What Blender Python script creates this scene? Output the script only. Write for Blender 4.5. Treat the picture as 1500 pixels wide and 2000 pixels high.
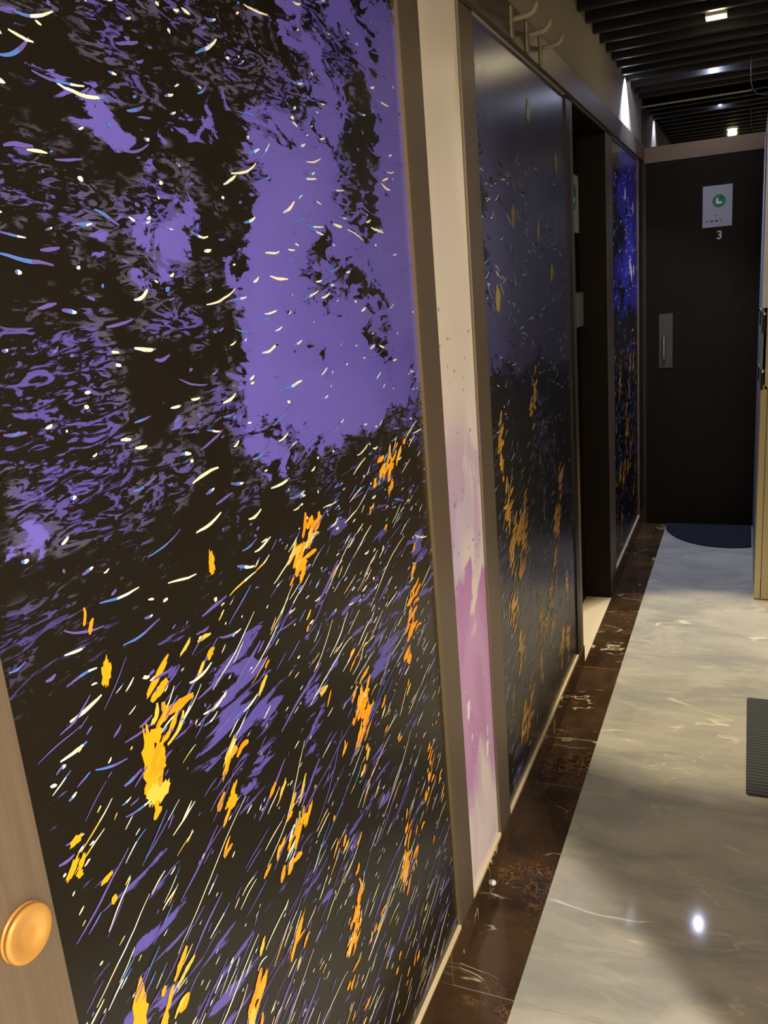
import bpy, bmesh, math, random
from mathutils import Vector, Matrix
for o in list(bpy.data.objects): bpy.data.objects.remove(o)
S = bpy.context.scene; COL = S.collection
PI = math.pi

# ------------------------------------------------------------------ camera
cd = bpy.data.cameras.new('camera'); cam = bpy.data.objects.new('camera', cd); COL.objects.link(cam)
r = Vector((0.91901419, 0.38585094, -0.08082064)); u = Vector((-0.02666786, 0.26538963, 0.96377236)); f = Vector((-0.39332144, 0.88356516, -0.25418665))
M = Matrix((r, u, -f)).transposed().to_4x4(); M.translation = Vector((0.58343, 0, 1.54)); cam.matrix_world = M
cd.sensor_fit = 'VERTICAL'; cd.sensor_height = 24; cd.lens = 24*1641.27/2000; cd.clip_start = 0.02
S.camera = cam

# ------------------------------------------------------------------ world and exposure
w = bpy.data.worlds.new('world'); S.world = w; w.use_nodes = True
w.node_tree.nodes['Background'].inputs[0].default_value = (0.5, 0.5, 0.55, 1)
w.node_tree.nodes['Background'].inputs[1].default_value = 0.15
vs = S.view_settings; vs.view_transform = 'Standard'; vs.look = 'None'; vs.gamma = 1; vs.use_curve_mapping = False; vs.exposure = 1.34

def lamp(name, kind, loc, power, col, target=None, **k):
    d = bpy.data.lights.new(name, kind); d.energy = power; d.color = col
    for a, b in k.items(): setattr(d, a, b)
    o = bpy.data.objects.new(name, d); COL.objects.link(o); o.location = loc
    if target is not None:
        o.rotation_euler = (Vector(target)-Vector(loc)).to_track_quat('-Z', 'Y').to_euler()
    return o
WARM = (1.0, 0.83, 0.52); NEUT = (1.0, 0.92, 0.78); COOL = (0.66, 0.72, 1.0)
LAMPS = {  # name: position of the lamp face, aim, power, colour, cone, blend
 'warm':  ((0.44, 3.753, 2.425), (0.50, 3.30, 0), 92, WARM, 41, 0.35),
 'cool':  ((0.39, 4.737, 2.475), (0.40, 4.62, 0), 26, COOL, 72, 0.6),
 'wash':  ((0.05, 4.60, 2.475), (0.0, 4.60, 1.5), 16, COOL, 96, 0.45),
 'near':  ((0.50, 1.86, 2.475), (0.28, 1.72, 0), 27, NEUT, 84, 0.7),
 'front': ((0.60, 0.70, 2.475), (0.25, 0.8, 0), 16, NEUT, 120, 0.8),
}
for n, (p, t, pw, c, cone, bl) in LAMPS.items():
    q = Vector(p) + (Vector(t)-Vector(p)).normalized()*0.012
    lamp('lamp_'+n, 'SPOT', q, pw, c, t, spot_size=math.radians(cone), spot_blend=bl, shadow_soft_size=0.02)
# light spilling sideways from the lamp heads onto the slats and the upper wall
lamp('cool_spill', 'POINT', (0.39, 4.745, 2.452), 1.0, COOL, shadow_soft_size=0.015)
lamp('warm_spill', 'POINT', (0.44, 3.753, 2.40), 0.25, WARM, shadow_soft_size=0.03)
# the lobby to the right behind the camera: a ceiling panel light
lamp('lobby_light', 'AREA', (2.2, -0.45, 2.38), 80, (1.0, 0.91, 0.76), (2.2, -0.45, 0), shape='SQUARE', size=0.12)
# soft unseen fill, added further back in the corridor
lamp('corridor_fill_light', 'AREA', (0.9, -1.1, 2.38), 7, (1.0, 0.90, 0.72), (0.7, 0.4, 0.6), shape='SQUARE', size=0.6)

# ------------------------------------------------------------------ helpers
def lin(h):
    v = [int(h[i:i+2], 16)/255 for i in (0, 2, 4)]
    return tuple((c/12.92 if c <= .04045 else ((c+.055)/1.055)**2.4) for c in v)+(1,)
class N:
    """thin wrapper for node building"""
    def __init__(s, name, rough=0.5, metal=0.0, spec=0.5, col=None):
        s.m = bpy.data.materials.new(name); s.m.use_nodes = True; s.t = s.m.node_tree
        s.b = s.t.nodes['Principled BSDF']; s.b.inputs['Roughness'].default_value = rough
        s.b.inputs['Metallic'].default_value = metal; s.b.inputs['Specular IOR Level'].default_value = spec
        if col: s.b.inputs['Base Color'].default_value = lin(col)
    def n(s, typ, **k):
        x = s.t.nodes.new(typ)
        for a, b in k.items(): setattr(x, a, b)
        return x
    def put(s, sock, v):
        if hasattr(v, 'links') or hasattr(v, 'is_output'): s.t.links.new(v, sock)
        else: sock.default_value = v
    def pos(s, scale=(1, 1, 1), rot=(0, 0, 0), loc=(0, 0, 0)):
        g = s.n('ShaderNodeTexCoord'); mp = s.n('ShaderNodeMapping')
        mp.inputs['Scale'].default_value = scale; mp.inputs['Rotation'].default_value = rot; mp.inputs['Location'].default_value = loc
        s.t.links.new(g.outputs['Object'], mp.inputs[0]); return mp.outputs[0]
    def noise(s, vec, scale, detail=6, rough=.55, dist=0.0):
        x = s.n('ShaderNodeTexNoise'); s.t.links.new(vec, x.inputs['Vector'])
        x.inputs['Scale'].default_value = scale; x.inputs['Detail'].default_value = detail
        x.inputs['Roughness'].default_value = rough; x.inputs['Distortion'].default_value = dist
        return x.outputs['Fac']
    def math(s, op, a, b=0.0, c=None, clamp=False):
        x = s.n('ShaderNodeMath', operation=op); x.use_clamp = clamp
        s.put(x.inputs[0], a); s.put(x.inputs[1], b)
        if c is not None: s.put(x.inputs[2], c)
        return x.outputs[0]
    def step(s, v, a, b):
        x = s.n('ShaderNodeMapRange'); x.interpolation_type = 'SMOOTHSTEP'; s.put(x.inputs[0], v)
        x.inputs[1].default_value = a; x.inputs[2].default_value = b; return x.outputs[0]
    def mix(s, fac, a, b):
        x = s.n('ShaderNodeMix', data_type='RGBA'); s.put(x.inputs[0], fac)
        s.put(x.inputs[6], lin(a) if isinstance(a, str) else a); s.put(x.inputs[7], lin(b) if isinstance(b, str) else b)
        return x.outputs[2]
    def color(s, v): s.put(s.b.inputs['Base Color'], v)
    def bump(s, h, strength, dist=0.002):
        x = s.n('ShaderNodeBump'); x.inputs['Strength'].default_value = strength; x.inputs['Distance'].default_value = dist
        s.t.links.new(h, x.inputs['Height']); s.t.links.new(x.outputs[0], s.b.inputs['Normal'])
def plain(name, col, rough=.5, metal=0., spec=.5): return N(name, rough, metal, spec, col).m
def emis(name, col, st):
    x = N(name, .5, 0, .5, col); x.b.inputs['Emission Color'].default_value = lin(col); x.b.inputs['Emission Strength'].default_value = st
    return x.m

def obj(name, bm, mats, parent=None, smooth=False, bevel=0.0):
    me = bpy.data.meshes.new(name); bmesh.ops.recalc_face_normals(bm, faces=bm.faces[:]) if not bm.faces or len(bm.faces) < 3000 else None
    bm.to_mesh(me); bm.free()
    o = bpy.data.objects.new(name, me); COL.objects.link(o)
    for m in (mats if isinstance(mats, (list, tuple)) else [mats]): me.materials.append(m)
    if smooth:
        for p in me.polygons: p.use_smooth = True
    if bevel:
        b = o.modifiers.new('bevel', 'BEVEL'); b.width = bevel; b.segments = 2; b.limit_method = 'ANGLE'
    if parent:
        o.parent = parent
        off = Vector(); q = parent
        while q: off += q.location; q = q.parent
        o.location = -off
    return o
def box(bm, x0, x1, y0, y1, z0, z1, mi=0):
    v = [bm.verts.new(c) for c in [(x0,y0,z0),(x1,y0,z0),(x1,y1,z0),(x0,y1,z0),(x0,y0,z1),(x1,y0,z1),(x1,y1,z1),(x0,y1,z1)]]
    for q in [(0,3,2,1),(4,5,6,7),(0,1,5,4),(1,2,6,5),(2,3,7,6),(3,0,4,7)]:
        bm.faces.new([v[i] for i in q]).material_index = mi
def B(*a):
    bm = bmesh.new(); box(bm, *a); return bm
def tube(pts, rad, seg=14, flat=1.0):
    bm = bmesh.new(); rings = []
    P = [Vector(p) for p in pts]; ref = Vector((0, 0, 1))
    for i, p in enumerate(P):
        t = (P[min(i+1, len(P)-1)]-P[max(i-1, 0)]).normalized()
        a = t.cross(Vector((0, 1, 0)) if abs(t.y) < .9 else Vector((1, 0, 0))).normalized(); b = t.cross(a)
        rr = rad[i] if isinstance(rad, (list, tuple)) else rad
        rings.append([bm.verts.new(p+a*rr*math.cos(2*PI*k/seg)*flat+b*rr*math.sin(2*PI*k/seg)) for k in range(seg)])
    for i in range(len(P)-1):
        for k in range(seg): bm.faces.new((rings[i][k], rings[i][(k+1) % seg], rings[i+1][(k+1) % seg], rings[i+1][k]))
    bm.faces.new(rings[0]); bm.faces.new(rings[-1][::-1]); return bm
def lathe(prof, axis, origin, seg=48):
    """prof: (radius, height) pairs along axis"""
    bm = bmesh.new(); ax = Vector(axis).normalized(); a = ax.orthogonal().normalized(); b = ax.cross(a); rings = []
    for rr, h in prof:
        c = Vector(origin)+ax*h
        rings.append([bm.verts.new(c)] if rr < 1e-6 else [bm.verts.new(c+(a*math.cos(2*PI*k/seg)+b*math.sin(2*PI*k/seg))*rr) for k in range(seg)])
    for i in range(len(rings)-1):
        A, C = rings[i], rings[i+1]
        for k in range(seg):
            k2 = (k+1) % seg
            if len(A) == 1 and len(C) > 1: bm.faces.new((A[0], C[k], C[k2]))
            elif len(C) == 1 and len(A) > 1: bm.faces.new((A[k], A[k2], C[0]))
            elif len(A) > 1: bm.faces.new((A[k], A[k2], C[k2], C[k]))
    return bm
def tag(o, label, cat, group=None, kind=None):
    o['label'] = label; o['category'] = cat
    if group: o['group'] = group
    if kind: o['kind'] = kind
    return o
def struct(name, bm, m, parent=None, label=None, **k):
    o = obj(name, bm, m, parent, **k)
    if not parent: o['kind'] = 'structure'
    if label: o['label'] = label
    return o
def empty(name, loc):
    o = bpy.data.objects.new(name, None); o.empty_display_size = .05; COL.objects.link(o); o.location = loc; return o

# ------------------------------------------------------------------ materials
def brushed(name, col, rough=.38, metal=.75, axis=2):
    m = N(name, rough, metal, .5, col)
    sc = [220, 220, 220]; sc[axis] = 4
    n = m.noise(m.pos(tuple(sc)), 1.0, 3, .5)
    m.color(m.mix(m.step(n, .25, .75), tuple(c*.86 for c in lin(col)[:3])+(1,), lin(col)))
    m.put(m.b.inputs['Roughness'], m.math('MULTIPLY_ADD', n, .18, rough-.09)); return m.m
BRONZE = brushed('brushed_bronze', '7A6B5D', .42, .55)
BRONZE_H = brushed('brushed_bronze_beam', '75675C', .42, .55, 1)
BROWN_FRAME = brushed('dark_bronze', '2E2520', .35, .5)
CREAM = plain('cream_strip', 'E0CDA6', .35)
BRASS_EDGE = plain('brass_edge', '857558', .4, .6)
DARK_DOOR = N('dark_door', .5, 0, .15)
n = DARK_DOOR.noise(DARK_DOOR.pos((14, 14, .8)), 3, 5, .6, .3); DARK_DOOR.color(DARK_DOOR.mix(DARK_DOOR.step(n, .3, .7), '120C08', '1A120B')); DARK_DOOR = DARK_DOOR.m
CHROME = plain('chrome', 'D8D8D8', .12, 1.)
STEEL = plain('satin_steel', '8E887E', .4, .8)
BLACK = plain('black_paint', '060607', .45, 0, .45)
MIRROR = N('black_mirror_glass', .03, 0, 1.0, '0B0A0A'); MIRROR.b.inputs['IOR'].default_value = 1.8; MIRROR = MIRROR.m
PAPER = plain('paper', 'AEB0BC', .6); GREEN = plain('green_print', '2E8B57', .6); GREEN2 = plain('dark_green_print', '1D6A3C', .6)
PINK = plain('pink_print', '8A6A88', .6); INK = plain('grey_print', '4A4A52', .6); WHITE = plain('white_print', 'E8EAEC', .5)

WALLP = N('wall_paint', .65, 0, .3)
n = WALLP.noise(WALLP.pos((1, 1, 1)), 4, 6, .6); WALLP.color(WALLP.mix(n, 'A39888', 'B5AA9A'))
WALLP.bump(WALLP.noise(WALLP.pos(), 160, 3, .6), .15, .001); WALLP = WALLP.m
WALLR = plain('right_wall_paint', 'D6CBB6', .6)

FL = N('grey_marble', .07, 0, .5)
p = FL.pos((1, 1, 1))
a = FL.noise(FL.pos((1.1, 2.2, 1), (0, 0, .25)), 2.0, 7, .58, .8); b2 = FL.noise(FL.pos((1, 3, 1), (0, 0, -.3)), 4.5, 9, .68, 1.1)
c = FL.mix(FL.step(a, .3, .72), '9A9A94', 'BEBAAE'); c = FL.mix(FL.math('MULTIPLY', FL.step(b2, .42, .75), .55), c, 'CBC4B2')
v = FL.noise(FL.pos((1.0, 3.4, 1), (0, 0, .35)), 1.0, 4, .5, .4)
vein = FL.math('SUBTRACT', 1.0, FL.step(FL.math('ABSOLUTE', FL.math('SUBTRACT', v, .5)), 0.0, .011))
gate = FL.step(FL.noise(p, 3.1, 3, .5), .5, .62)
c = FL.mix(FL.math('MULTIPLY', FL.math('MULTIPLY', vein, gate), .75), c, 'EFEADD')
v2 = FL.noise(FL.pos((1.2, 3.0, 1), (0, 0, -.5), (5, 2, 0)), 2.4, 4, .55, .5)
ve2 = FL.math('SUBTRACT', 1.0, FL.step(FL.math('ABSOLUTE', FL.math('SUBTRACT', v2, .5)), 0.0, .01))
c = FL.mix(FL.math('MULTIPLY', FL.math('MULTIPLY', ve2, FL.step(FL.noise(p, 2.2, 3, .5), .52, .6)), .5), c, 'E4DECE')
def seam(m, c, ys, wid, col):
    g = m.n('ShaderNodeSeparateXYZ'); m.t.links.new(m.pos(), g.inputs[0]); out = c
    for y in ys:
        k = m.math('LESS_THAN', m.math('ABSOLUTE', m.math('SUBTRACT', g.outputs[1], y)), wid)
        out = m.mix(m.math('MULTIPLY', k, .55), out, col)
    return out
c = seam(FL, c, [.62, 1.468, 2.312, 3.167, 4.02, 4.87], .0008, '85827A'); FL.color(c); FL = FL.m

BR = N('brown_marble', .12, 0, .5)
p = BR.pos()
a = BR.noise(p, 5, 8, .65, .6); c = BR.mix(BR.step(a, .3, .75), '2E2218', '503D2B')
# orange web in patches
wv = BR.n('ShaderNodeTexVoronoi', feature='DISTANCE_TO_EDGE'); wv.inputs['Scale'].default_value = 38
dn = BR.n('ShaderNodeTexNoise'); dn.inputs['Scale'].default_value = 12; dn.inputs['Detail'].default_value = 5
BR.t.links.new(p, dn.inputs['Vector']); va = BR.n('ShaderNodeVectorMath', operation='MULTIPLY_ADD')
BR.t.links.new(dn.outputs['Color'], va.inputs[0]); va.inputs[1].default_value = (.16, .16, .16); BR.t.links.new(p, va.inputs[2]); BR.t.links.new(va.outputs[0], wv.inputs['Vector'])
web = BR.math('SUBTRACT', 1.0, BR.step(wv.outputs['Distance'], .0, .09))
patch = BR.step(BR.noise(BR.pos((1, 1, 1), (0, 0, 0), (.35, 0, 0)), 2.3, 4, .6), .5, .62)
c = BR.mix(BR.math('MULTIPLY', BR.math('MULTIPLY', web, patch), .7), c, '9A6E3E')
v = BR.noise(BR.pos((1.2, 2.2, 1), (0, 0, .6)), 2.2, 4, .55, .5)
vein = BR.math('SUBTRACT', 1.0, BR.step(BR.math('ABSOLUTE', BR.math('SUBTRACT', v, .5)), 0.0, .01))
c = BR.mix(BR.math('MULTIPLY', BR.math('MULTIPLY', vein, BR.step(BR.noise(p, 6, 3, .5), .5, .6)), .8), c, 'D8C6A6')
c = seam(BR, c, [.62, 1.468, 2.312, 3.167, 4.02, 4.87], .0013, 'A09078'); BR.color(c); BR = BR.m

# marbled lilac panel
LI = N('lilac_marbling_with_glow', .3, 0, .5)
p = LI.pos((1, 1.3, .75)); g = LI.n('ShaderNodeSeparateXYZ'); LI.t.links.new(LI.pos(), g.inputs[0])
zz = g.outputs[2]
a = LI.noise(LI.pos((1, 2.0, .8), (.35, 0, 0)), 2.3, 2, .4, .8); a2 = LI.noise(LI.pos((1, 2.4, 1.1), (.5, 0, 0), (0, 3, 1)), 3.4, 4, .5, .8)
c = LI.mix(LI.step(a, .35, .65), 'E2D6D6', 'C4B6D0'); c = LI.mix(LI.math('MULTIPLY', LI.step(LI.math('MULTIPLY_ADD', a, .6, zz), 1.35, 1.75), .75), c, 'E0D6BE')  # upper part turned cream: the warm lamp glow is painted in
e = LI.math('MULTIPLY_ADD', LI.math('SUBTRACT', a2, .5), .55, zz)
m1 = LI.math('MULTIPLY', LI.step(e, .25, .42), LI.math('SUBTRACT', 1.0, LI.step(e, .80, .83)))
c = LI.mix(LI.math('MULTIPLY', m1, .85), c, LI.mix(LI.step(a2, .4, .6), 'B06CB4', 'BE86C4'))
m2 = LI.math('MULTIPLY', LI.step(a2, .50, .515), LI.math('MULTIPLY', LI.step(zz, .8, .95), LI.math('SUBTRACT', 1.0, LI.step(zz, 1.15, 1.3))))
c = LI.mix(LI.math('MULTIPLY', m2, .45), c, 'B48CC0')
LI.color(c); LI = LI.m

def mural_base(name, purple, grey, black, purp2, seed, zlow, ybias, yc, haze=0.0):
    """generic blotched violet and black print, breaking into diagonal streaks lower down"""
    m = N(name, .27, 0, .5)
    g = m.n('ShaderNodeSeparateXYZ'); m.t.links.new(m.pos(), g.inputs[0]); y, z = g.outputs[1], g.outputs[2]
    L = (0, seed, seed*.7)
    A = m.noise(m.pos((1, 1.0, 1.35), (0, 0, 0), L), 3.1, 4, .55, .5)
    Bn = m.noise(m.pos((1, 1.0, 2.4), (-.12, 0, 0), L), 13, 7, .60, 1.7)
    Cn = m.noise(m.pos((1, 1.0, 3.6), (-.1, 0, 0), L), 24, 5, .58, 2.2)
    up = m.step(z, zlow-.06, zlow+.28)
    bias = m.math('MULTIPLY', m.math('SUBTRACT', y, yc), ybias)
    field = m.math('ADD', m.math('ADD', A, m.math('MULTIPLY', m.math('SUBTRACT', Bn, .5), .42)), bias)
    field = m.math('MULTIPLY', field, up)
    mk = m.step(field, .515, .53)
    scrib = m.step(m.math('ADD', Cn, m.math('MULTIPLY', field, .5)), .70, .78)
    F = m.noise(m.pos((1, 1.2, 1.6), (0, 0, 0), (2, seed+5, 1)), 5.5, 3, .55, .6)
    scrib = m.math('MULTIPLY', scrib, m.step(m.math('ADD', F, m.math('MULTIPLY', Bn, .35)), .62, .72))
    c = m.mix(m.math('MULTIPLY', scrib, m.math('MULTIPLY', up, .75)), black, m.mix(m.step(F, .5, .62), grey, purple))
    c = m.mix(mk, c, m.mix(m.step(A, .4, .7), purple, purp2))
    # lower half: violet streaks slanting up
    D = m.noise(m.pos((1, .9, 5.2), (-.55, 0, 0), L), 9, 6, .6, .7)
    E = m.noise(m.pos((1, 1, 1), (0, 0, 0), (0, seed+3, 0)), 3.4, 3, .5)
    st = m.math('MULTIPLY', m.step(m.math('ADD', D, m.math('MULTIPLY', m.math('SUBTRACT', E, .5), .9)), .63, .66), m.math('SUBTRACT', 1.0, up))
    c = m.mix(m.math('MULTIPLY', st, .85), c, purple)
    m.color(c); return m.m
INKS = {'cream': 'E8DFC4', 'pale': 'BFD0E4', 'blue': '4C6FC0', 'violet': '5E50A0', 'amber': 'EA9A14', 'orange': 'DC8C18', 'gold': 'D9B045', 'teal': '4C9C86', 'ink': '1A1610'}
INKM = {k: plain('print_'+k, v, .35) for k, v in INKS.items()}
DULL = {'cream': 'CCC4A8', 'pale': 'A4B0C6', 'blue': '3C4E90', 'violet': '4A4480', 'amber': 'D09A30', 'orange': 'B8802C', 'gold': 'A08C4A', 'teal': '3C6C62', 'ink': '15120E'}  # inks greyed to carry the haze of walls reflected in the panel
HAZEDM = {k: plain('print_hazed_'+k, v, .35) for k, v in DULL.items()}
KEYS = list(INKS)

class Print:
    """one panel mesh: a thick board, its print laid on as thin ink strokes"""
    def __init__(s, y0, y1, z0, z1, x):
        s.bm = bmesh.new(); s.y0, s.y1, s.z0, s.z1, s.x = y0, y1, z0, z1, x; s.k = 0
        box(s.bm, x-.004, x, y0, y1, z0, z1, 0)
    def inside(s, y, z): return s.y0+.004 < y < s.y1-.004 and s.z0+.006 < z < s.z1-.006
    def stroke(s, y, z, L, W, ang, bend, keys, rnd, jag=0.0, seg=7):
        s.k += 1; x = s.x+.0002+.0000012*(s.k % 900)
        pts = []; a = ang-bend/2; py, pz = y, z
        for i in range(seg+1):
            pts.append((py, pz, a)); a += bend/seg+rnd.gauss(0, jag); py += math.cos(a)*L/seg; pz += math.sin(a)*L/seg
        rows = []
        for i, (py, pz, a) in enumerate(pts):
            t = i/seg; wd = W/2*(math.sin(PI*min(max(t, .06), .94))**.45)*(1+rnd.gauss(0, jag*.8))
            q = [(py+math.sin(a)*wd, pz-math.cos(a)*wd), (py-math.sin(a)*wd, pz+math.cos(a)*wd)]
            if not all(s.inside(*k) for k in q): return
            rows.append([s.bm.verts.new((x, *k)) for k in q])
        for i in range(seg):
            key = keys if isinstance(keys, str) else keys[min(int(i/seg*len(keys)), len(keys)-1)]
            fc = s.bm.faces.new((rows[i][0], rows[i+1][0], rows[i+1][1], rows[i][1])); fc.material_index = 1+KEYS.index(key)
    def dab(s, y, z, L, W, ang, key, rnd, n=18):
        s.k += 1; x = s.x+.0002+.0000012*(s.k % 900); vs_ = []
        for i in range(n):
            t = 2*PI*i/n; rr = 1+rnd.uniform(-.28, .28)
            a, b = math.cos(t)*L/2*rr, math.sin(t)*W/2*rr
            q = (y+a*math.cos(ang)-b*math.sin(ang), z+a*math.sin(ang)+b*math.cos(ang))
            if not s.inside(*q): return
            vs_.append(s.bm.verts.new((x, *q)))
        s.bm.faces.new(vs_).material_index = 1+KEYS.index(key)
    def cluster(s, y, z, ly, lz, cnt, rnd, size=1.0, ang=.6):
        for _ in range(cnt):
            t = rnd.gauss(0, .45); yy = y+ly*t+rnd.gauss(0, .012)*size; zz = z+lz*t+rnd.gauss(0, .014)*size
            k = rnd.choices(['amber', 'orange', 'gold', 'cream', 'teal'], [10, 5, 3, 1.4, .3])[0]
            L = rnd.uniform(.012, .045)*size; W = rnd.uniform(.005, .012)*size
            if k in ('cream', 'teal'): W *= .4
            if rnd.random() < .45: s.dab(yy, zz, L, W*1.3, ang+rnd.gauss(0, .25), k, rnd)
            else: s.stroke(yy, zz, L, W, ang+rnd.gauss(0, .2), rnd.gauss(0, .5), k, rnd, .14)
    def done(s, name, base, inks, parent): return obj(name, s.bm, [base]+[inks[k] for k in KEYS], parent)

# ------------------------------------------------------------------ the setting
Y1, YE = 5.284, 5.284
XR = 1.2
struct('floor', B(.145, 3.0, -1.6, 5.30, -.05, 0.0), FL)
struct('trim_1', B(0.0, .1452, -1.6, 5.30, -.05, .0004), BR, label='dark brown marble floor border')
struct('ceiling_0', B(-.1, 3.1, -1.7, 5.45, 2.62, 2.70), BLACK).name = 'ceiling'
CEIL = bpy.data.objects['ceiling']
# wall on the left: upper band above the beam, backing behind the panels
bm = bmesh.new(); box(bm, -.20, 0, -1.6, YE, 2.12, 2.62); box(bm, -.20, -.012, -1.6, 3.188, -.05, 2.12); box(bm, -.20, -.012, 3.958, YE, -.05, 2.12)
struct('wall_left', bm, WALLP)
struct('wall_end', B(-.1, 1.3, YE+.012, YE+.12, -.05, 2.62), BLACK)
struct('wall_right', B(XR, XR+.1, .76, YE, -.05, 2.62), WALLR)
bm = bmesh.new(); box(bm, 3.0, 3.1, -1.6, .86, -.05, 2.62); box(bm, -.2, 3.1, -1.7, -1.6, -.05, 2.62); box(bm, 1.3, 3.1, .76, .86, -.05, 2.62)
struct('wall_back', bm, WALLR)

# skirting under the panels
ST = .083
def skirting(y0, y1): return struct('baseboard_left', B(-.012, .004, y0, y1, 0, ST), BR)
skirting(-1.6, 3.188); skirting(3.958, YE)

# vertical metal frames of the panelled wall
def post(n, y0, y1, m, z0=ST, z1=2.125, x=0.0, label=None):
    return struct('trim_%d' % n, B(-.012, x, y0, y1, z0, z1), m, bevel=.001, label=label)
post(2, .335, .478, BRONZE); post(3, 1.556, 1.659, BRONZE); post(4, 1.911, 2.016, BRONZE)
post(5, 3.077, 3.140, BROWN_FRAME); post(6, 3.140, 3.188, BRONZE, 0.0)
post(7, 3.958, 4.134, BRONZE, 0.0); post(8, 5.125, 5.155, BRONZE); post(9, 5.155, YE, BROWN_FRAME, x=.001)
struct('trim_10', B(-.012, .014, -1.6, YE, 2.122, 2.206), BRONZE_H, bevel=.001, label='bronze beam along the top of the panels')
# end wall: beam, black glass above it with its bright upper rail, frame of the end door
struct('trim_11', B(.014, XR, YE-.012, YE+.012, 2.108, 2.192), BRONZE_H, bevel=.001, label='bronze beam over the end door')
struct('window_1', B(.0, XR, YE, YE+.012, 2.192, 2.62), MIRROR, label='black mirror glass above the end door')
struct('trim_12', B(.0, .565, YE-.008, YE+.002, 2.402, 2.409), STEEL, label='thin metal rail on the black glass')
struct('trim_13', B(.004, .026, YE-.012, YE+.012, 0, 2.108), BROWN_FRAME, label='narrow frame of the end door')

# end door with its lock plate and pull
d2 = struct('door_2', B(.026, .92, YE-.008, YE+.012, .004, 2.106), DARK_DOOR, label='dark brown door at the end of the corridor')
hp = struct('handle_plate', B(.097, .174, YE-.013, YE-.008, .962, 1.275), plain('dull_steel', '4E4843', .5, .5), d2, bevel=.001)
pts = [(.128, YE-.013, 1.145)]
for i in range(7):
    t = i/6*PI/2; pts.append((.128, YE-.033-.012*math.sin(t), 1.145-.012*(1-math.cos(t))))
for i in range(7):
    t = i/6*PI/2; pts.append((.128, YE-.045+.012*(1-math.cos(t)), 1.022-.012*math.sin(t)))
pts.append((.128, YE-.013, 1.010))
struct('door_pull', tube(pts, .0055), CHROME, hp, smooth=True)
# door recessed in the left wall
bm = bmesh.new(); box(bm, -.14, -.12, 3.188, 3.958, 0, 2.12)
d1 = struct('door_1', bm, DARK_DOOR, label='dark recessed door in the left wall')
hb = struct('handle_plate', B(-.12, -.100, 3.70, 3.915, 1.315, 1.462), plain('grey_plate', '8A908C', .45, .2), d1, bevel=.003)
bm = bmesh.new(); box(bm, -.14, -.002, 3.945, 3.958, 0, 2.12); box(bm, -.14, -.012, 3.188, 3.20, 0, 2.12); box(bm, -.14, -.002, 3.188, 3.958, 2.110, 2.1215)
struct('trim_14', bm, DARK_DOOR, label='dark lining of the recessed doorway')
struct('trim_15', B(-.14, 0.0, 3.188, 3.958, -.03, .003), plain('cream_stone', 'DCCFB2', .3), label='cream stone sill of the recessed doorway')

# black slats under the ceiling
ys = [3.67+.165*k for k in range(-26, 10)]
for y in ys:
    struct('slat', B(.0, XR, y-.014, y+.014, 2.43, 2.50), BLACK, CEIL, bevel=.001)

# ------------------------------------------------------------------ printed panels
def panel(y0, y1, loc_y, label):
    t = empty('wall_panel', (-.006, (y0+y1)/2, ST)); tag(t, label, 'wall panel', 'printed wall panels'); return t
def strip(t, y0, y1):
    obj('bottom_strip', B(-.0055, .001, y0, y1, ST, ST+.011), CREAM, t)['label'] = 'cream strip along the foot of the panel'
rnd = random.Random(11)
# first panel
y0, y1, z0, z1 = .480, 1.554, ST+.011, 2.122
t = panel(y0, y1, 0, 'large violet and black printed panel with bright amber dabs, nearest, beside the round brass knob')
P1 = Print(y0, y1, z0, z1, -.006)
for _ in range(620):       # pale curved dashes, upper part
    y = rnd.uniform(y0, y1); z = rnd.uniform(1.02, z1)
    if rnd.random() < .45*(y-.7): continue
    L = rnd.choice([.008, .014, .02, .03, .045, .055])*rnd.uniform(.8, 1.25); W = rnd.uniform(.0022, .0044)
    k = rnd.choice([['pale', 'cream', 'cream', 'blue'], ['blue', 'pale', 'cream'], ['violet', 'blue', 'pale'], ['violet'], ['violet'], ['cream'], ['blue', 'violet']])
    P1.stroke(y, z, L, W, rnd.gauss(.08, .15), rnd.uniform(.0, .7), k, rnd, .07)
for _ in range(260):
    y = rnd.uniform(y0, y1); z = rnd.uniform(1.0, z1)
    P1.dab(y, z, rnd.uniform(.003, .012), rnd.uniform(.002, .005), rnd.uniform(-.4, .4), rnd.choice(['violet', 'violet', 'pale', 'blue', 'cream', 'ink']), rnd, 9)
for _ in range(1250):      # slanting dashes, lower part
    y = rnd.uniform(y0, y1); z = rnd.uniform(z0, 1.16+.12*(y-.5))
    L = rnd.choice([.006, .01, .015, .025, .04, .06])*rnd.uniform(.7, 1.2); W = rnd.uniform(.0013, .0028)
    k = rnd.choice([['cream'], ['cream'], ['cream', 'pale', 'blue'], ['pale', 'blue'], ['violet'], ['violet'], ['violet', 'blue'], ['gold', 'cream']])
    P1.stroke(y, z, L, W, rnd.gauss(.44-.1*(y-.6), .09), rnd.gauss(0, .15), k, rnd, .05)
for _ in range(55):
    y = rnd.uniform(y0, y1); z = rnd.uniform(z0, 1.1)
    P1.stroke(y, z, rnd.uniform(.06, .14), rnd.uniform(.003, .007), rnd.gauss(.44-.1*(y-.6), .06), rnd.gauss(0, .1), 'violet', rnd, .05, 9)
for _ in range(60):
    y = rnd.uniform(y0, y1); z = rnd.uniform(z0, 1.1)
    P1.stroke(y, z, rnd.uniform(.08, .2), rnd.uniform(.0016, .0028), rnd.gauss(.42-.1*(y-.6), .05), rnd.gauss(.05, .12), rnd.choice([['cream'], ['cream', 'pale', 'cream'], ['blue', 'violet', 'pale'], ['violet']]), rnd, .05, 16)
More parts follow.
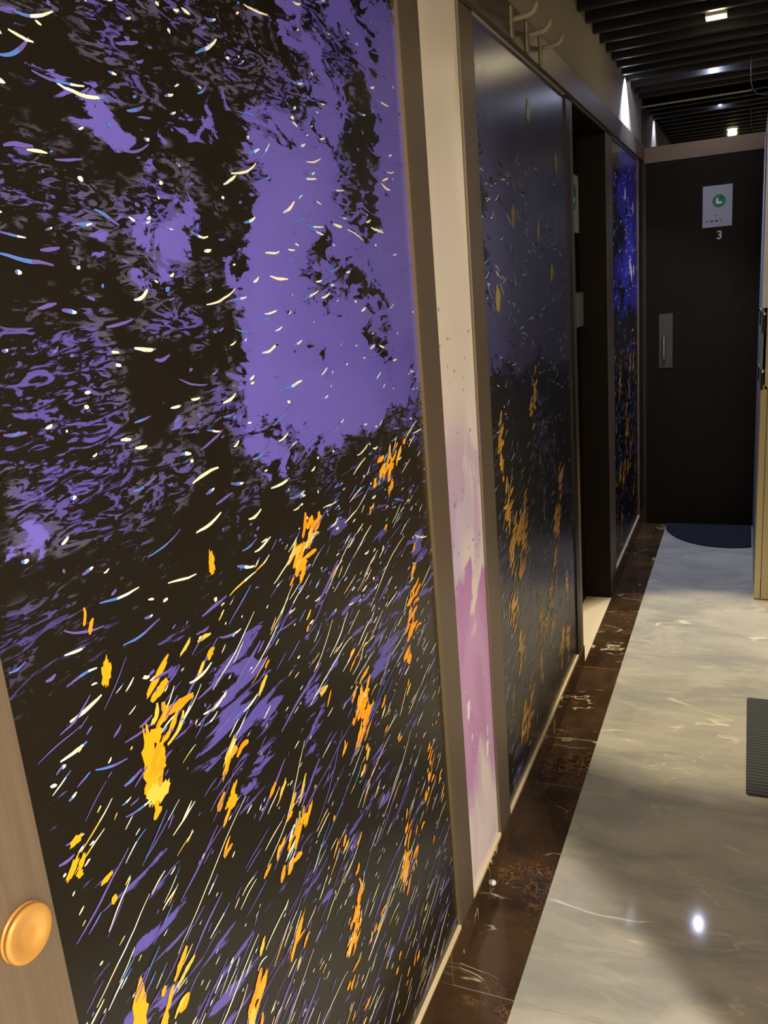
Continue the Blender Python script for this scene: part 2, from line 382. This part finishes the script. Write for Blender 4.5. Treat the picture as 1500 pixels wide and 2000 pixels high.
for q in ((.56, .80, .075, .024, 1.3), (.64, 1.06, .10, .022, 1.5), (.60, 1.19, .03, .013, 1.3), (.80, 1.24, .03, .012, 1.5), (.545, .60, .075, .014, .9), (.88, .63, .07, .012, .7)):
    P1.dab(*q, 'amber', rnd, 26)
# loose amber clusters
for a in [(.66, 1.08, .02, .07, 20, 1.1), (.78, .97, .01, .05, 10, 1.0), (1.02, 1.18, .05, .03, 30, 1.0), (1.34, 1.22, .07, .03, 26, .9), (.90, .78, .05, .06, 22, 1.0),
          (1.16, .84, .02, .09, 38, 1.0), (1.40, .90, .03, .10, 40, .9), (.74, .60, .05, .05, 16, 1.0), (1.05, .50, .03, .08, 30, .9), (1.28, .46, .02, .07, 26, .9), (.62, .78, .03, .03, 9, .9), (1.44, .55, .02, .06, 14, .8)]:
    P1.cluster(a[0], a[1], a[2], a[3], a[4], rnd, a[5])
for _ in range(60):
    P1.cluster(rnd.uniform(y0, y1), rnd.uniform(z0, 1.25), .01, .01, 2, rnd, .7)
MB1 = mural_base('print_violet_black', '584FA8', '524F68', '14110C', '6157B2', 0.0, 1.12, .22, .98)
P1.done('printed_sheet', MB1, INKM, t)
strip(t, y0-.0, y1)
obj('edge_strip', B(-.006, .0006, 1.5495, 1.5555, ST, 2.122), BRASS_EDGE, t)
# second panel
y0, y1 = 2.020, 3.075
t = panel(y0, y1, 0, 'violet and black printed panel, greyed by painted haze, between the lilac strip and the recessed door')
P2 = Print(y0, y1, z0, z1, -.006)
for _ in range(380):
    y = rnd.uniform(y0, y1); z = rnd.uniform(1.15, 1.85)
    P2.stroke(y, z, rnd.uniform(.01, .05), rnd.uniform(.002, .005), rnd.gauss(-.1, .35), rnd.uniform(-.6, .9), rnd.choice([['pale'], ['cream', 'pale'], ['blue'], ['violet'], ['ink']]), rnd, .1)
for _ in range(700):
    y = rnd.uniform(y0, y1); z = rnd.uniform(z0, 1.1)
    P2.stroke(y, z, rnd.uniform(.01, .05), rnd.uniform(.0016, .0035), rnd.gauss(.6, .3), rnd.gauss(0, .3), rnd.choice([['cream'], ['pale', 'blue'], ['violet'], ['blue', 'pale'], ['ink']]), rnd, .08)
for _ in range(24):
    P2.cluster(rnd.uniform(y0+.08, y1-.06), rnd.uniform(z0+.1, 1.2), rnd.uniform(-.02, .07), rnd.uniform(.03, .10), 24, rnd, 1.25)
for _ in range(7): P2.dab(rnd.uniform(y0+.1, y1-.1), rnd.uniform(1.35, 2.0), .06, .04, 1.4, 'gold', rnd, 22)
MB2 = mural_base('print_violet_hazed', '44416C', '3C3C4C', '14130F', '47486A', 4.3, 1.12, .30, 1.75)  # base greyed too, reflection haze mixed into its colour
P2.done('printed_sheet', MB2, HAZEDM, t); strip(t, y0-.003, y1)
# third panel
y0, y1 = 4.136, 5.123
t = panel(y0, y1, 0, 'narrow looking deep blue violet printed panel, farthest, next to the end door')
P3 = Print(y0, y1, z0, z1, -.006)
for _ in range(260):
    y = rnd.uniform(y0, y1); z = rnd.uniform(1.2, z1)
    P3.stroke(y, z, rnd.uniform(.015, .05), rnd.uniform(.004, .008), rnd.gauss(0, .5), rnd.uniform(-.6, .9), rnd.choice([['pale'], ['cream', 'pale'], ['blue'], ['violet'], ['ink']]), rnd, .1)
for _ in range(420):
    y = rnd.uniform(y0, y1); z = rnd.uniform(z0, 1.15)
    P3.stroke(y, z, rnd.uniform(.015, .05), rnd.uniform(.003, .006), rnd.gauss(.6, .4), rnd.gauss(0, .3), rnd.choice([['cream'], ['pale', 'blue'], ['violet'], ['gold']]), rnd, .08)
for _ in range(14): P3.cluster(rnd.uniform(y0+.08, y1-.06), rnd.uniform(z0+.1, 1.15), .02, rnd.uniform(.04, .10), 16, rnd, 1.1)
for _ in range(6): P3.dab(rnd.uniform(y0+.1, y1-.1), rnd.uniform(1.35, 2.0), .06, .04, 1.4, 'cream', rnd, 22)
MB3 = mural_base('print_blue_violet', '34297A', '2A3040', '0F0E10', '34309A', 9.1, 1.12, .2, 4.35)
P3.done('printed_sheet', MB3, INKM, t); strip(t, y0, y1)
# lilac panel
t = empty('wall_panel', (-.006, 1.785, ST)); tag(t, 'narrow lilac marbled panel with painted cream lamp glow, between two bronze posts', 'wall panel')
P4 = Print(1.661, 1.909, ST+.010, 2.122, -.006); INKL = dict(INKM); INKL['violet'] = plain('print_plum', '9A5E9C', .35); INKL['cream'] = plain('print_white', 'EFE6E6', .35)
for _ in range(34): P4.dab(rnd.uniform(1.67, 1.90), rnd.uniform(.85, 1.5), rnd.uniform(.004, .012), rnd.uniform(.003, .008), rnd.uniform(0, 3), 'violet', rnd, 10)
for _ in range(22): P4.dab(rnd.uniform(1.67, 1.90), rnd.uniform(.25, .8), rnd.uniform(.003, .008), rnd.uniform(.002, .005), rnd.uniform(0, 3), 'cream', rnd, 10)
for q in ((1.72, .56, .05, .022), (1.85, .385, .045, .022), (1.86, .43, .03, .008), (1.735, .48, .02, .01)): P4.dab(q[0], q[1], q[2], q[3], 1.35, 'cream', random.Random(3), 20)
P4.done('printed_sheet', LI, INKL, t); strip(t, 1.660, 1.910)

# ------------------------------------------------------------------ knob on the nearest post
kx, ky, kz = 0.0, .441, 1.012
kn = tag(empty('round_pull', (kx, ky, kz)), 'round amber brass knob on the nearest bronze post', 'knob')
KN = N('amber_brass', .3, .35, .5); g = KN.noise(KN.pos(), 30, 3, .5); KN.color(KN.mix(g, 'BE9254', 'B27E36')); KN = KN.m
obj('backplate', lathe([(0, 0), (.0262, 0), (.0268, .0015), (.0255, .003), (0, .003)], (1, 0, 0), (kx, ky, kz)), KN, kn, True)
obj('knob_head', lathe([(.018, .002), (.0235, .004), (.0262, .006), (.0264, .0075), (.0252, .009), (.0225, .0096), (.018, .0088), (.0135, .0076), (.0125, .0072), (.010, .0064), (.005, .006), (0, .006)], (1, 0, 0), (kx, ky, kz), 64), KN, kn, True)

# ------------------------------------------------------------------ notices and the number on the doors
def notice(plane, a0, a1, z0, z1, at, label):
    """a sheet with a green ring mark and a line of small print; plane 'end' faces -y, 'side' faces +x"""
    def P(a, z, d): return (a, at-d, z) if plane == 'end' else (at+d, a, z)
    t = empty('notice_sheet', P((a0+a1)/2, z0, 0)); tag(t, label, 'notice')
    def quad(nm, q, d, m, thick=.0006):
        bm = bmesh.new(); lo = [bm.verts.new(P(a, z, d-thick)) for a, z in q]; hi = [bm.verts.new(P(a, z, d)) for a, z in q]
        bm.faces.new(hi); bm.faces.new(lo[::-1])
        for i in range(len(q)): bm.faces.new((lo[i], lo[(i+1) % len(q)], hi[(i+1) % len(q)], hi[i]))
        return obj(nm, bm, m, t)
    R = lambda x0, x1, y0, y1: [(x0, y0), (x1, y0), (x1, y1), (x0, y1)]
    W_, H_ = a1-a0, z1-z0
    quad('paper', R(a0, a1, z0, z1), .0012, PAPER, .001)
    cx, cz, rr = a0+W_*.55, z0+H_*.62, W_*.225
    quad('ring_mark', [(cx+rr*math.cos(2*PI*i/40), cz+rr*math.sin(2*PI*i/40)) for i in range(40)], .0020, GREEN)
    quad('ring_notch', [(cx+.0, cz+.002), (cx+rr*.75, cz+rr*.35), (cx+rr*.3, cz+rr*.95)], .0028, GREEN2)
    s_ = rr*.42
    quad('mark_symbol', [(cx-s_, cz-s_), (cx+s_, cz-s_), (cx+s_, cz-s_*.2), (cx-s_*.2, cz-s_*.2), (cx-s_*.2, cz+s_), (cx-s_, cz+s_)], .0028, WHITE)
    for i, (u0, wd, m) in enumerate([(.10, .10, PINK), (.27, .09, INK), (.42, .11, INK), (.60, .05, PINK)]):
        quad('small_print', R(a0+W_*u0, a0+W_*(u0+wd), z0+H_*.12, z0+H_*.165), .0020, m)
    quad('small_print', R(a0+W_*.38, a0+W_*.55, z0+H_*.27, z0+H_*.285), .0020, PINK)
    return t
notice('end', .328, .481, 1.732, 1.950, YE-.008, 'pale notice sheet with a green round mark on the dark end door')
notice('side', 3.70, 3.945, 1.714, 1.950, -.1198, 'pale notice sheet seen edge on, on the recessed side door')
cu = bpy.data.curves.new('n', 'FONT'); cu.body = '3'; cu.size = .062; cu.extrude = .0012; cu.align_x = 'CENTER'; cu.align_y = 'CENTER'; cu.offset = .0012
tmp = bpy.data.objects.new('n', cu); COL.objects.link(tmp); dg = bpy.context.evaluated_depsgraph_get()
me = bpy.data.meshes.new_from_object(tmp.evaluated_get(dg)); bpy.data.objects.remove(tmp)
me.materials.append(plain('number_white', 'C8C8CC', .5))
o3 = bpy.data.objects.new('door_number', me); COL.objects.link(o3); o3.rotation_euler = (PI/2, 0, 0); o3.location = (.418, YE-.0094, 1.685)
tag(o3, 'white figure 3 under the notice on the end door', 'number')

# ------------------------------------------------------------------ brackets above the beam
PB = plain('bracket_paint', '8C8272', .5)
def bracket(y, label):
    t = tag(empty('wall_bracket', (.014, y, 2.125)), label, 'bracket', 'painted brackets on the bronze beam')
    obj('back_plate', B(.014, .020, y-.012, y+.012, 2.125, 2.198), PB, t, bevel=.002)
    pts = [(.018, y, 2.168), (.03, y, 2.168), (.055, y, 2.170)]
    for i in range(1, 8):
        a = i/7*PI*.40; pts.append((.055+.024*math.sin(a), y, 2.170+.024*(1-math.cos(a))))
    pts.append((pts[-1][0]+.003, y, pts[-1][2]+.010))
    obj('arm', tube(pts, .0065, 14, 1.0), PB, t, True)
    return t
bracket(2.31, 'painted hooked bracket on the beam, nearest of the three'); bracket(2.475, 'painted hooked bracket on the beam, middle of the three')
bracket(2.64, 'painted hooked bracket on the beam, farthest of the three')

# ------------------------------------------------------------------ ceiling spotlights
def spotlight(key, size, lens_col, st, label, tilt=True, drop=0.0):
    p, tg, pw, c, cone, bl = LAMPS[key]; p = Vector(p)
    t = tag(empty('ceiling_spotlight', tuple(p)), label, 'spotlight', 'square spotlights in the black slats')
    h = size/2; fr = .006
    bm = bmesh.new(); z = p.z
    box(bm, p.x-h, p.x-h+fr, p.y-h, p.y+h, z, z+.05); box(bm, p.x+h-fr, p.x+h, p.y-h, p.y+h, z, z+.05)
    box(bm, p.x-h+fr, p.x+h-fr, p.y-h, p.y-h+fr, z, z+.05); box(bm, p.x-h+fr, p.x+h-fr, p.y+h-fr, p.y+h, z, z+.05)
    box(bm, p.x-h, p.x+h, p.y-h, p.y+h, z+.05, z+.06)
    obj('housing', bm, plain('spot_housing', 'D8D8D4' if tilt else '303030', .4), t)
    obj('stem', B(p.x-.012, p.x+.012, p.y-.012, p.y+.012, z+.06, 2.62), BLACK, t)
    bm = lathe([(0, 0), (h*.78, 0), (h*.78, .004), (0, .004)], (0, 0, 1), (p.x, p.y, z+.024), 32)
    obj('lens', bm, emis('spot_lens_'+key, lens_col, st), t)
    return t
spotlight('warm', .075, 'FFF3C8', 22, 'lit square spotlight showing below the black slats', True)
spotlight('cool', .085, 'DCE2FF', 30, 'cool white spotlight half hidden behind the far slats', False)
spotlight('wash', .03, 'CCD2FF', 8, 'small cool spotlight against the left wall above the farthest panel', False)
spotlight('near', .075, 'FFF0D0', 12, 'square spotlight above the lilac panel', False)
spotlight('front', .075, 'FFF0D0', 12, 'square spotlight above the nearest printed panel', False)

# thin grey cable looping below the slats
pts = [(.561, 4.6, 2.44), (.561, 4.6, 2.36), (.563, 4.6, 2.325), (.572, 4.6, 2.295), (.590, 4.6, 2.275), (.62, 4.6, 2.266), (.70, 4.6, 2.262), (.80, 4.6, 2.28), (.84, 4.6, 2.33), (.845, 4.6, 2.44)]
tag(obj('cable', tube(pts, .002, 8), plain('grey_cable', '6A6870', .5), None, True), 'thin grey cable looping down from the black slats', 'cable')

# ------------------------------------------------------------------ cabinet at the right
CX, CY = .634, 4.05
cab = tag(empty('tall_cabinet', ((CX+XR)/2, (CY+YE)/2, 0)), 'tall cream and white cabinet at the right edge beside the end door', 'cabinet')
CRM = plain('cream_laminate', 'C9BA90', .4); WHT = plain('white_laminate', 'DADCE6', .3); GRY = plain('grey_edge', '7C8088', .4); DK = plain('niche_dark', '2C2C2C', .4)
YB = YE-.014
obj('body', B(CX+.010, XR-.002, CY+.02, YB, .10, 1.00), CRM, cab, bevel=.001)
obj('plinth', B(CX+.004, XR-.002, CY+.02, YB, 0, .10), DK, cab)
obj('side_panel', B(CX-.002, CX+.010, CY+.03, YB, .085, 2.128), GRY, cab, bevel=.001)
obj('stile', B(CX+.004, CX+.030, CY+.001, CY+.02, .004, 1.0), CRM, cab, bevel=.001)
dl = obj('door', B(CX+.033, XR-.003, CY, CY+.02, .004, .985), CRM, cab, bevel=.0015)
obj('niche_back', B(CX+.02, XR-.002, CY+.12, YB, 1.0, 1.34), DK, cab)
obj('niche_stile', B(CX+.02, CX+.06, CY+.001, CY+.02, .985, 1.34), CRM, cab)
obj('upper_body', B(CX+.010, XR-.002, CY+.02, YB, 1.34, 2.128), WHT, cab, bevel=.001)
du = obj('door', B(CX-.002, XR-.003, CY, CY+.02, 1.335, 2.130), WHT, cab, bevel=.0015); du['label'] = 'white upper door'
for k, z in enumerate((1.305, 1.060)):
    h = obj('handle', lathe([(0, -.075), (.006, -.075), (.006, 0), (0, 0)], (0, 0, 1), (CX+.008, CY-.004, z), 20), DK, cab, True)
    obj('handle_cap', lathe([(0, 0), (.0085, 0), (.009, .003), (.009, .011), (.007, .014), (0, .014)], (0, 0, 1), (CX+.008, CY-.004, z), 24), CHROME, h, True)
    h = obj('handle', lathe([(0, -.06), (.005, -.06), (.005, 0), (0, 0)], (0, 0, 1), (CX-.004, CY+.12, z+.012), 20), DK, cab, True)  # smaller set stands in for the front one's mirror reflection
    obj('handle_cap', lathe([(0, 0), (.0085, 0), (.009, .003), (.009, .009), (.007, .012), (0, .012)], (0, 0, 1), (CX-.004, CY+.12, z+.012), 24), CHROME, h, True)

# ------------------------------------------------------------------ mats
MT = N('ribbed_mat', .85, 0, .2); wv = MT.n('ShaderNodeTexWave', bands_direction='Y'); wv.inputs['Scale'].default_value = 18; wv.inputs['Distortion'].default_value = .3
MT.t.links.new(MT.pos(), wv.inputs['Vector']); MT.color(MT.mix(wv.outputs['Fac'], '33363A', '4E5256')); MT.bump(wv.outputs['Fac'], .8, .003); MT = MT.m
def slab(outline, z0, z1, m, name):
    bm = bmesh.new(); lo = [bm.verts.new((x, y, z0)) for x, y in outline]; hi = [bm.verts.new((x, y, z1)) for x, y in outline]
    bm.faces.new(lo[::-1]); bm.faces.new(hi)
    for i in range(len(lo)): bm.faces.new((lo[i], lo[(i+1) % len(lo)], hi[(i+1) % len(lo)], hi[i]))
    return obj(name, bm, m, None, bevel=.002)
def rrect(x0, x1, y0, y1, r_):
    out = []
    for cx, cy, a0 in ((x1-r_, y1-r_, 0), (x0+r_, y1-r_, PI/2), (x0+r_, y0+r_, PI), (x1-r_, y0+r_, 1.5*PI)):
        for i in range(6): a = a0+i/5*PI/2; out.append((cx+r_*math.cos(a), cy+r_*math.sin(a)))
    return out
tag(slab(rrect(.612, 1.08, 2.41, 3.03, .012), .0005, .008, MT, 'floor_mat'), 'dark grey ribbed floor mat at the right edge on pale marble', 'mat')
NV = N('navy_mat', .9, 0, .2); g = NV.noise(NV.pos(), 220, 3, .6); NV.color(NV.mix(g, '191C24', '282C36')); NV.bump(g, .6, .002); NV = NV.m
out = [(.50+.36*math.cos(a), 5.268+.445*math.sin(a)) for a in [PI+PI*i/40 for i in range(41)]]
out = [(max(.148, x), y) for x, y in out]
out = [(min(x, .628), y) for x, y in out]
seen = []; [seen.append(q) for q in out if not seen or (abs(q[0]-seen[-1][0])+abs(q[1]-seen[-1][1])) > 1e-4]
tag(slab(seen, .0005, .008, NV, 'doormat'), 'half round navy doormat in front of the end door', 'mat')

# small pale highlight on the skirting, modelled as a raised spot
tag(obj('skirting_highlight', lathe([(.0075, 0), (.0078, .003), (.006, .007), (.003, .009), (0, .0095)], (1, 0, 0), (.004, 1.80, .020), 24), plain('pale_highlight', 'D8D6D0', .4), None, True),
    'tiny pale round highlight modelled on the dark skirting below the lilac panel', 'painted highlight')
